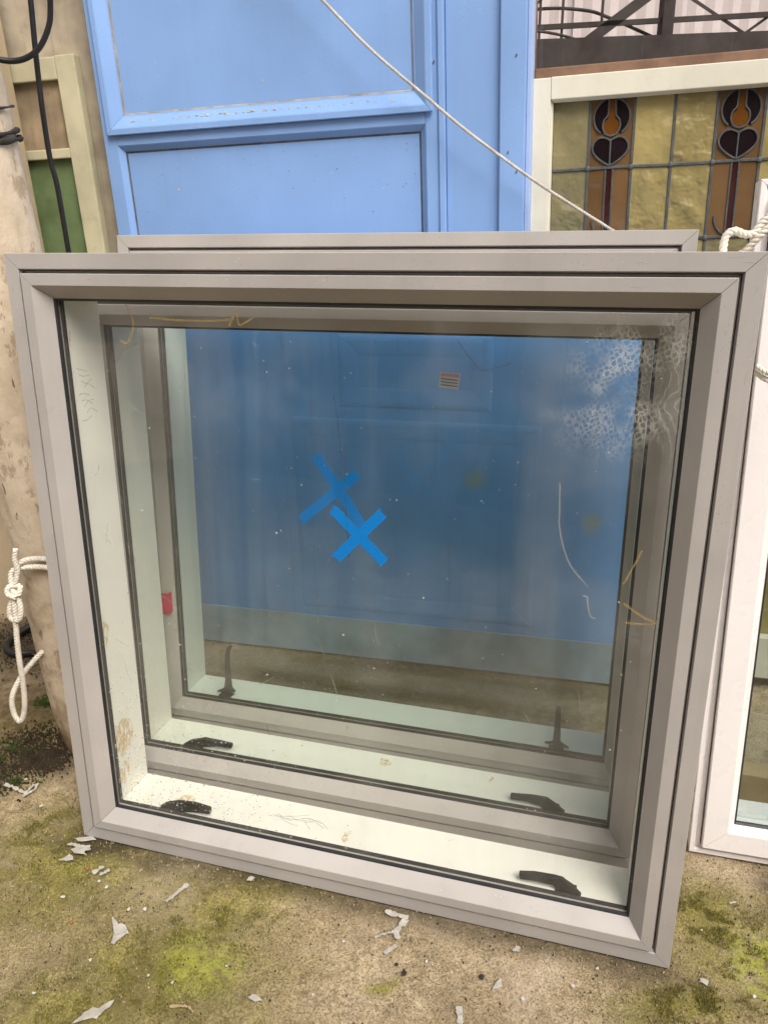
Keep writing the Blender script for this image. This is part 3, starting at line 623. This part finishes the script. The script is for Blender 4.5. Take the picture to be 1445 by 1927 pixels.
cols = [(.988, 1.0715, 'o2'), (1.0715, 1.166, 't'), (1.166, 1.250, 'o'), (1.250, 1.336, 'o'), (1.336, 1.4305, 't'), (1.4305, 1.515, 'o'), (1.515, 1.600, 'o'), (1.600, 1.688, 'o2')]
def circ(cx, cz, r, a0, a1, n=14, sz=1): return [(cx+r*math.cos(R(a0+(a1-a0)*i/n)), cz+r*sz*math.sin(R(a0+(a1-a0)*i/n))) for i in range(n+1)]
for (x0, x1, k) in cols:
    if k != 't':
        m = S_olive2 if k == 'o2' else S_olive
        pane(x0, x1, zH, zT, m); pane(x0, x1, zM, zH-.0002, m); pane(x0, x1, .60, zM-.0002, m); pane(x0, x1, zB, .5998, m)
    else:
        cx = (x0+x1)/2; hw = .0078
        pane(x0, x1, zH, zT, S_amber)
        pane(x0, cx-hw, zM, zH-.0002, S_amber); pane(cx+hw, x1, zM, zH-.0002, S_amber); pane(cx-hw+.0001, cx+hw-.0001, zM, zH-.0002, S_red)
        pane(x0, x1, .60, zM-.0002, S_olive2); pane(x0, x1, zB, .5998, S_olive2)
        zc = 1.3712; rr = .0385
        for s in (-1, 1):     # flower: two dark petals, orange stamen, dark heart
            prism('glass_piece', [(cx+s*x, z) for x, z in [(.0075, zc-.012), (.0075, zc+rr*.985)]+[(rr*math.sin(R(t)), zc+rr*math.cos(R(t))) for t in range(15, 151, 15)]+[(.017, zc-.030)]], PY0-.0012, PY0-.0002, S_pur, sg)
            came([(cx+s*.0075, zc+.040), (cx+s*.0078, zc+.020), (cx+s*.009, zc+.004), (cx+s*.0165, zc-.006), (cx+s*.0185, zc-.020), (cx+s*.012, zc-.033), (cx, zc-.038)], .0042, 5, .0015)
            came([(cx+s*rr*math.sin(R(t)), zc+rr*math.cos(R(t))) for t in range(12, 151, 12)], .0046, 3, .0013)
            heart = [(0, 1.3235), (s*.008, 1.3285), (s*.020, 1.3310), (s*.032, 1.3255), (s*.0385, 1.3130), (s*.036, 1.3000), (s*.024, 1.2870), (s*.008, 1.2765), (0, 1.2735)]
            prism('glass_piece', [(cx+x+s*.0003, z) for x, z in heart], PY0-.0012, PY0-.0002, S_pur, sg)
            came([(cx+x, z) for x, z in heart], .0046, 4, .0013)
            came([(cx+s*hw, zH), (cx+s*hw, 1.2), (cx+s*hw, zM)], .005, 2)
        prism('glass_piece', [(cx-.0068, zc+.040), (cx+.0068, zc+.040)]+circ(cx, zc-.018, .0172, 62, -242, 18), PY0-.0013, PY0-.0003, S_or, sg)
        came([(cx, 1.3225), (cx, 1.30), (cx, 1.272)], .004, 2, .0016)
        came(circ(cx+.012, zM+.045, .045, 180, 290, 8), .0045, 3, .001)
for x in [c[0] for c in cols[1:]]: came([(x, zT), (x+.0006, 1.33), (x-.0004, 1.2), (x, zM), (x, .7), (x, zB)], .0075, 4)
came([(.989, zT), (.990, 1.2), (.989, .7), (.989, zB)], .007, 3); came([(.988, zT-.002), (1.3, zT-.001), (1.688, zT-.002)], .008, 3)
for xx in [c[0] for c in cols[1:]]:
    for zz in (zH, zM):
        bm = bmesh.new(); bmesh.ops.create_icosphere(bm, subdivisions=2, radius=.0062)
        for vv in bm.verts: vv.co = Vector((vv.co.x*random.uniform(.85, 1.25), vv.co.y*.35, vv.co.z*random.uniform(.85, 1.25)))
        so_ = frm('solder_joint', bm, M_lead, sg, True); so_.location = (xx, PY0-.002, zz)
for z in (zH, zM, .60): came([(.988, z-.0012), (1.15, z+.0008), (1.25, z-.0004), (1.4, z+.001), (1.688, z)], .0075, 4, .0007)

# ------------------------------------------------------------------ tall dusty window behind it
tg = tag(empty('tall_window', (-.5169, 2.2435, 0), -17, 2, 1.3), 'tall brown framed window with dusty glass above the stained glass', 'window')
box('stile', .900, .944, 0, .045, 0, 2.15, M_brownwood, tg, .003); box('stile', 1.78, 1.83, 0, .045, 0, 2.15, M_brownwood, tg, .003)
box('rail', .9445, 1.7795, 0, .045, 2.10, 2.15, M_brownwood, tg, .003); box('rail', .9445, 1.7795, 0, .045, 1.440, 1.4800, M_brownwood, tg, .003); box('rail', .9445, 1.7795, 0, .045, 0, .1, M_brownwood, tg, .003)
pane_box('glass_pane', .9445, 1.7795, .018, .024, 1.4802, 2.0998, *pair('dusty window glass', (.95, .925, .925), .06), tg); box('boarded_panel', .9445, 1.7795, .018, .026, .1002, 1.4398, M_brownwood, tg, 0)

# ------------------------------------------------------------------ steel roof truss seen through that window
tr = tag(empty('roof_truss', (2.26, 7, 0)), 'dark steel roof truss seen through the dusty upper glass', 'truss')
def bar(nm, a, b, wd, dp=.08):
    a, b = Vector((a[0]-2.26, 0, a[1])), Vector((b[0]-2.26, 0, b[1])); t = (b-a).normalized(); s = Vector((-t.z, 0, t.x))*wd*.5; bm = bmesh.new(); rs = []
    for p in (a, b): rs.append([bm.verts.new(p+s+Vector((0, -dp/2, 0))), bm.verts.new(p-s+Vector((0, -dp/2, 0))), bm.verts.new(p-s+Vector((0, dp/2, 0))), bm.verts.new(p+s+Vector((0, dp/2, 0)))])
    bm.faces.new(rs[0]); bm.faces.new(rs[1][::-1])
    for j in range(4): bm.faces.new((rs[0][j], rs[0][(j+1) % 4], rs[1][(j+1) % 4], rs[1][j]))
    return frm(nm, bm, M_steel, tr)
bar('bottom_chord', (-.6, 2.055), (5.2, 2.075), .19, .16)
bar('column', (2.26, 0), (2.26, 3.3), .085, .12); bar('column', (-.55, 0), (-.55, 3.3), .1, .13); bar('column', (5.1, 0), (5.1, 3.3), .1, .13)
bar('brace', (1.66, 2.13), (2.30, 2.55), .075, .05)
bar('top_chord', (-.6, 3.28), (5.2, 3.28), .14, .12)
bar('purlin', (-.6, 2.20), (5.2, 2.325), .034, .05)
for x in (1.30, 1.47, 1.77): bar('hanger', (x, 2.13), (x+.01, 3.22), .016, .02)
for p in (((2.40, 2.42), (2.92, 2.13)), ((1.05, 2.2), (1.45, 2.55)), ((2.86, 2.15), (3.4, 2.5))): bar('strut', *p, .018, .02)
bm = bmesh.new(); bm_tube(bm, smoothpath([(.6-2.26, .06, 2.30), (1.28-2.26, .06, 2.37), (1.64-2.26, .06, 2.355), (1.84-2.26, .06, 2.30), (2.22-2.26, .06, 2.15)], 6), .012, 6); frm('arch_rib', bm, M_steel, tr)
bm = bmesh.new(); bm_tube(bm, smoothpath([(.6-2.26, -.06, 2.26), (1.28-2.26, -.06, 2.21), (1.6-2.26, -.06, 2.14), (1.7-2.26, -.06, 2.10)], 6), .010, 6); frm('arch_rib', bm, M_steel, tr)

# ------------------------------------------------------------------ litter on the ground
def scrap(name, outline, label, cat, mat=M_paper, th=.0007, curl=.004, group=None, z=.0005):
    rj = random.Random(label); dense = []
    for i, p in enumerate(outline):
        q = outline[(i+1) % len(outline)]; m = 3 if len(outline) < 12 else 2
        for t in range(m): e = .0012 if t else 0; dense.append((p[0]+(q[0]-p[0])*t/m+rj.uniform(-e, e), p[1]+(q[1]-p[1])*t/m+rj.uniform(-e, e)))
    outline = dense
    cx = sum(p[0] for p in outline)/len(outline); cy = sum(p[1] for p in outline)/len(outline); bm = bmesh.new(); n = len(outline)
    def h(p): return curl*(.5+.5*(.6*mnoise.noise(Vector((p[0]*45, p[1]*45, len(outline))))+.7*mnoise.noise(Vector((p[0]*150, p[1]*150, 3)))))
    a = [bm.verts.new((p[0]-cx, p[1]-cy, h(p))) for p in outline]; b = [bm.verts.new((p[0]-cx, p[1]-cy, h(p)-th)) for p in outline]
    f1 = bm.faces.new(a); f2 = bm.faces.new(b[::-1])
    for i in range(n): bm.faces.new((a[i], b[i], b[(i+1) % n], a[(i+1) % n]))
    bmesh.ops.triangulate(bm, faces=[f1, f2])
    o = frm(name, bm, mat); o.location = (cx, cy, z-.001); return tag(o, label, cat, group)
def strip_outline(pts, wd, seed):
    r = random.Random(seed); P = [Vector(p) for p in pts]; Lf = []; Rt = []; Q = []
    for a, b in zip(P, P[1:]):
        for i in range(4): Q.append(a.lerp(b, i/4))
    Q.append(P[-1])
    for i, c in enumerate(Q):
        t = (Q[min(i+1, len(Q)-1)]-Q[max(i-1, 0)]).normalized(); s = Vector((-t.y, t.x))*wd*.5*r.uniform(.6, 1.25); Lf.append(c+s); Rt.append(c-s)
    return [tuple(v) for v in Lf+Rt[::-1]]
scrap('paint_shaving', strip_outline([(-.912, 1.472), (-.882, 1.456), (-.856, 1.443), (-.842, 1.434)], .009, 1), 'long curled white shaving left of the window near the dark soil', 'shaving', curl=.012)
scrap('paint_shaving', strip_outline([(-.852, 1.440), (-.838, 1.465), (-.831, 1.468), (-.833, 1.445), (-.852, 1.428)], .006, 2), 'looped white shaving beside the long curled one', 'shaving', curl=.014)
scrap('paint_shaving', strip_outline([(-.697, 1.283), (-.672, 1.277), (-.647, 1.274)], .008, 3), 'straight white shaving by the window corner, topmost of its cluster', 'shaving', curl=.01)
scrap('paint_shaving', [(-.684, 1.266), (-.668, 1.275), (-.655, 1.268), (-.646, 1.271), (-.640, 1.262), (-.652, 1.256), (-.645, 1.248), (-.664, 1.258), (-.672, 1.253)], 'ragged white shaving under the straight one by the window corner', 'shaving', curl=.014)
scrap('paint_shaving', [(-.704, 1.243), (-.690, 1.247), (-.684, 1.256), (-.674, 1.249), (-.670, 1.239), (-.684, 1.237)], 'small white shaving left of the ragged one', 'shaving', curl=.008)
scrap('paint_shaving', strip_outline([(-.618, 1.203), (-.608, 1.213), (-.600, 1.220)], .009, 6), 'left one of two short white shavings side by side', 'shaving', curl=.010)
scrap('paint_shaving', strip_outline([(-.602, 1.196), (-.594, 1.206), (-.585, 1.210)], .008, 7), 'right one of two short white shavings side by side', 'shaving', curl=.010)
scrap('paint_shaving', strip_outline([(-.416, 1.171), (-.434, 1.150), (-.452, 1.130)], .0095, 8), 'straight stick-like white shaving in front of the window', 'shaving', curl=.006)
scrap('paint_shaving', [(-.547, 1.098), (-.530, 1.082), (-.516, 1.078), (-.503, 1.057), (-.516, 1.062), (-.524, 1.055), (-.523, 1.036), (-.532, 1.040), (-.533, 1.062)], 'three pointed white shaving on green moss', 'shaving', curl=.010)
scrap('paint_shaving', [(-.552, .890), (-.537, .908), (-.525, .918), (-.515, .916), (-.492, .929), (-.494, .919), (-.506, .908), (-.512, .897), (-.524, .897)], 'broad white shaving at the bottom left edge', 'shaving', curl=.010)
scrap('paint_shaving', strip_outline([(-.392, .914), (-.372, .914), (-.360, .913), (-.350, .902)], .004, 11), 'thin brownish curl at the bottom edge', 'shaving', mat=M_wood_raw, curl=.010)
scrap('paint_shaving', [(-.262, .928), (-.250, .932), (-.236, .921), (-.249, .919)], 'small leaf shaped white flake at the bottom edge', 'shaving', curl=.006)
scrap('paint_shaving', strip_outline([(-.022, 1.092), (.000, 1.083), (.021, 1.076)], .010, 13), 'upper strip of the zigzag white shaving below the window', 'shaving', curl=.006)
scrap('paint_shaving', strip_outline([(.018, 1.072), (.006, 1.058), (-.003, 1.045), (.000, 1.030)], .011, 14), 'middle strip of the zigzag white shaving below the window', 'shaving', curl=.009)
scrap('paint_shaving', strip_outline([(-.043, 1.036), (-.022, 1.043), (-.004, 1.046)], .005, 15), 'thin sideways strip of the zigzag white shaving', 'shaving', curl=.008)
scrap('paint_shaving', strip_outline([(-.002, 1.018), (-.014, 1.011), (-.026, 1.002)], .009, 16), 'lowest strip of the zigzag white shaving', 'shaving', curl=.006)
scrap('paint_shaving', [(.160, .926), (.166, .938), (.177, .948), (.178, .934), (.168, .928)], 'translucent white flake right of the black grit', 'shaving', curl=.006)
scrap('paint_shaving', strip_outline([(.098, .870), (.100, .885), (.099, .900)], .012, 18), 'upright white strip cut by the bottom edge', 'shaving', curl=.005)
scrap('paint_shaving', strip_outline([(.634, 1.086), (.642, 1.087), (.652, 1.087)], .003, 19), 'thin white sliver on the mossy ground under the white window', 'shaving', curl=.004)
scrap('paint_shaving', [(.517, .929), (.524, .936), (.534, .931), (.529, .922)], 'white flake on green moss right of the window corner', 'shaving', curl=.007)
scrap('paint_shaving', [(-.300, 1.172), (-.294, 1.183), (-.284, 1.181), (-.290, 1.171)], 'small crumpled white flake close under the bottom rail', 'shaving', curl=.008)
scrap('paint_shaving', [(-.640, 1.294), (-.655, 1.305), (-.690, 1.300), (-.672, 1.290)], 'white shaving tucked under the window corner', 'shaving', curl=.006)
scrap('paint_shaving', [(.205, 1.0), (.215, 1.012), (.222, 1.006), (.217, .996)], 'pale flake on tan concrete below the middle of the window', 'shaving', curl=.005)
flk = []
spots = [(-.446, .975), (-.309, .989), (-.58, 1.17), (-.52, 1.115), (-.49, 1.115), (-.60, 1.185), (-.66, 1.15), (-.56, 1.01), (-.40, .96), (.05, .985), (.30, .93), (.21, .91), (-.1, 1.03), (.35, .96), (-.15, .93), (.60, .90), (.56, 1.03), (-.80, 1.40), (-.87, 1.49), (-.64, .95)]
for i, (x, y) in enumerate(spots):
    s = random.uniform(.002, .005); a = random.uniform(0, 6)
    ol = [(x+s*random.uniform(.5, 1.2)*math.cos(a+k*1.2566), y+s*random.uniform(.5, 1.2)*math.sin(a+k*1.2566)) for k in range(5)]
    scrap('paint_flake', ol, 'tiny white paint flake lying loose on the mossy concrete', 'flake', M_chip, .0006, .004, 'tiny white flakes')
def pebble(x, y, r, mat, label, cat, group=None):
    bm = bmesh.new(); bmesh.ops.create_icosphere(bm, subdivisions=2, radius=r)
    for v in bm.verts: v.co *= 1+.45*mnoise.noise(v.co*(1.3/r)+Vector((x*50, y*50, 0))); v.co.z *= .6
    o = frm('grit' if mat is M_grit else 'crumb', bm, mat, None, True); o.location = (x, y, r*.3); tag(o, label, cat, group)
pebble(.009, .963, .0046, M_grit, 'larger black grit lump below the zigzag shaving', 'grit'); pebble(-.004, .981, .0032, M_grit, 'smaller black grit lump just below the zigzag shaving', 'grit'); pebble(.144, .952, .0046, M_grit, 'black grit lump left of the translucent flake', 'grit')
pebble(-.635, 1.218, .0042, M_terra, 'terracotta crumb near the two short white shavings', 'crumb'); pebble(-.624, 1.091, .0038, M_terra, 'terracotta crumb left of the three pointed shaving', 'crumb')
scrap('leaf', [(-1.075, 2.02), (-1.055, 2.045), (-1.03, 2.04), (-1.02, 2.015), (-1.04, 2.0)], 'orange leaf on the ground behind the post', 'leaf', M_terra, .001, .03)
tag(tube('hose', [(-.98, 1.93, .03), (-1.01, 2.0, .02), (-1.06, 2.02, .012), (-1.12, 2.02, .012), (-1.155, 2.07, .012), (-1.13, 2.14, .02), (-1.07, 2.19, .03), (-1.0, 2.15, .03), (-.98, 2.05, .02), (-.99, 1.95, .015), (-.93, 1.9, .012)], .011, M_cable), 'coiled black hose on the ground behind the post', 'hose')
# soil crumbs and moss tufts (uncountable)
def crumbs(name, n, place, r0, r1, mat, label):
    V = []; F = []
    for i in range(n):
        x, y = place(); r = random.uniform(r0, r1); b = len(V); a = random.uniform(0, 6)
        for k in range(4): V.append((x+r*random.uniform(.6, 1.2)*math.cos(a+k*1.57), y+r*random.uniform(.6, 1.2)*math.sin(a+k*1.57), -.003))
        V.append((x+r*.3*random.uniform(-1, 1), y+r*.3*random.uniform(-1, 1), r*random.uniform(.5, 1.1)))
        F += [(b, b+1, b+4), (b+1, b+2, b+4), (b+2, b+3, b+4), (b+3, b, b+4)]
    return tag(poly(name, V, F, mat), label, kind='stuff')
def g2(cs):
    c = random.choice(cs); return random.gauss(c[0], c[2]), random.gauss(c[1], c[3])
M_soil = paint('damp dark soil', (.045, .032, .02), .95, .4, 30, .4, (.11, .075, .04), 0, .8, 200, .15)
crumbs('soil_crumbs', 5000, lambda: g2([(-.86, 1.56, .035, .03), (-.97, 1.50, .05, .03), (-1.1, 2.1, .10, .08), (-.9, 1.62, .05, .04)]), .001, .0045, M_soil, 'dark soil crumbs round the foot of the post')
def grit_place(): return random.uniform(-.8, .75), random.uniform(.84, 1.35)
crumbs('fine_grit', 700, grit_place, .0006, .0022, M_grit, 'fine dark grit strewn over the concrete')
crumbs('sand_grains', 4000, grit_place, .0006, .0020, paint('pale sand', (.46, .36, .23), .9, .2, 60, .2), 'pale sand grains strewn over the concrete')
def moss(name, n, cs, mat, label, h0, h1):
    V = []; F = []
    for i in range(n):
        x, y = g2(cs)
        if mnoise.noise(Vector((x*28, y*28, 1)))+.5*mnoise.noise(Vector((x*80, y*80, 4))) < .08: continue
        b = len(V); a = random.uniform(0, 6.28); h = random.uniform(h0, h1); wd = h*.35; dx, dy = math.cos(a), math.sin(a); t = random.uniform(.2, .9)*h
        V += [(x-dy*wd, y+dx*wd, -.002), (x+dy*wd, y-dx*wd, -.002), (x+dx*t, y+dy*t, h)]; F.append((b, b+1, b+2))
    return tag(poly(name, V, F, mat), label, kind='stuff')
moss('moss_tufts', 6000, [(-.93, 1.625, .030, .010), (-.99, 1.565, .03, .010), (-.96, 1.595, .03, .008), (-.86, 1.68, .02, .012), (-.93, 1.79, .03, .012), (-.9, 1.49, .03, .015)], paint('bright moss', (.055, .085, .016), .9, .4, 40, .2, (.03, .04, .01)), 'green moss tufts on the dark soil by the post', .002, .007)
moss('moss_film', 42000, [(-.42, .99, .10, .07), (-.68, 1.20, .10, .09), (-.58, .93, .12, .05), (-.35, 1.10, .09, .05), (.63, .96, .06, .07), (.57, 1.06, .05, .05), (-.76, 1.33, .06, .05), (.5, .89, .06, .03)], paint('olive moss', (.19, .17, .03), .9, .4, 40, .2, (.08, .07, .02)), 'low olive moss on the concrete', .001, .0036)

# ------------------------------------------------------------------ pale sheeting behind the truss
M_sheet = paint('chalky pale sheeting', (.62, .575, .57), .7, .08, 1.5, .12, (.35, .30, .28), 0, .2, 12, .3, .15)
sh_ = tag(empty('sheet_cladding', (2.3, 8.2, 0)), 'pale sheet cladding behind the dark steel truss', 'cladding')
SV = []; SF = []
for i in range(25):
    x = -.48+.96*i/24
    for y in (0, .02): SV += [(x, y-.012*math.cos(i*math.pi/2), 0), (x, y-.012*math.cos(i*math.pi/2), 3.9)]
for i in range(24): b = i*4; SF += [(b, b+4, b+5, b+1), (b+2, b+3, b+7, b+6)]
sme = bpy.data.meshes.new('sheet'); sme.from_pydata(SV, [], SF); sme.materials.append(M_sheet)
for k in range(9): o = bpy.data.objects.new('sheet', sme); COL.objects.link(o); o.parent = sh_; o.location = ((k-4)*.93, .012*(k % 2), 0)

# ------------------------------------------------------------------ unseen boarded shed added to block low sky, mirrored faintly in the panes
shed = tag(empty('added_shed', (0, -2.3, 0), 4), 'dark boarded shed front added unseen behind the camera to block low sky', 'shed')
M_added_board = paint('weathered added shed boards', (.13, .10, .075), .85, .3, 3, .4, (.05, .04, .03), 0, .4, 40, .2, .3)
bme = [box('board', -.145, .145, 0, .025, -.02, 2.75-.01*i, M_added_board, shed, .003) for i in range(3)]  # boards of the added unseen shed
for i, o in enumerate(bme): o.location.x = (i-1)*.3
for k in list(range(-15, -1))+list(range(2, 16)):
    o = bme[k % 3].copy(); COL.objects.link(o); o.parent = shed; o.location = (k*.3, .006*(k % 2), 0)
box('added_roof_edge', -4.8, 4.8, -.35, .30, 2.76, 2.84, M_steel, shed, .004)
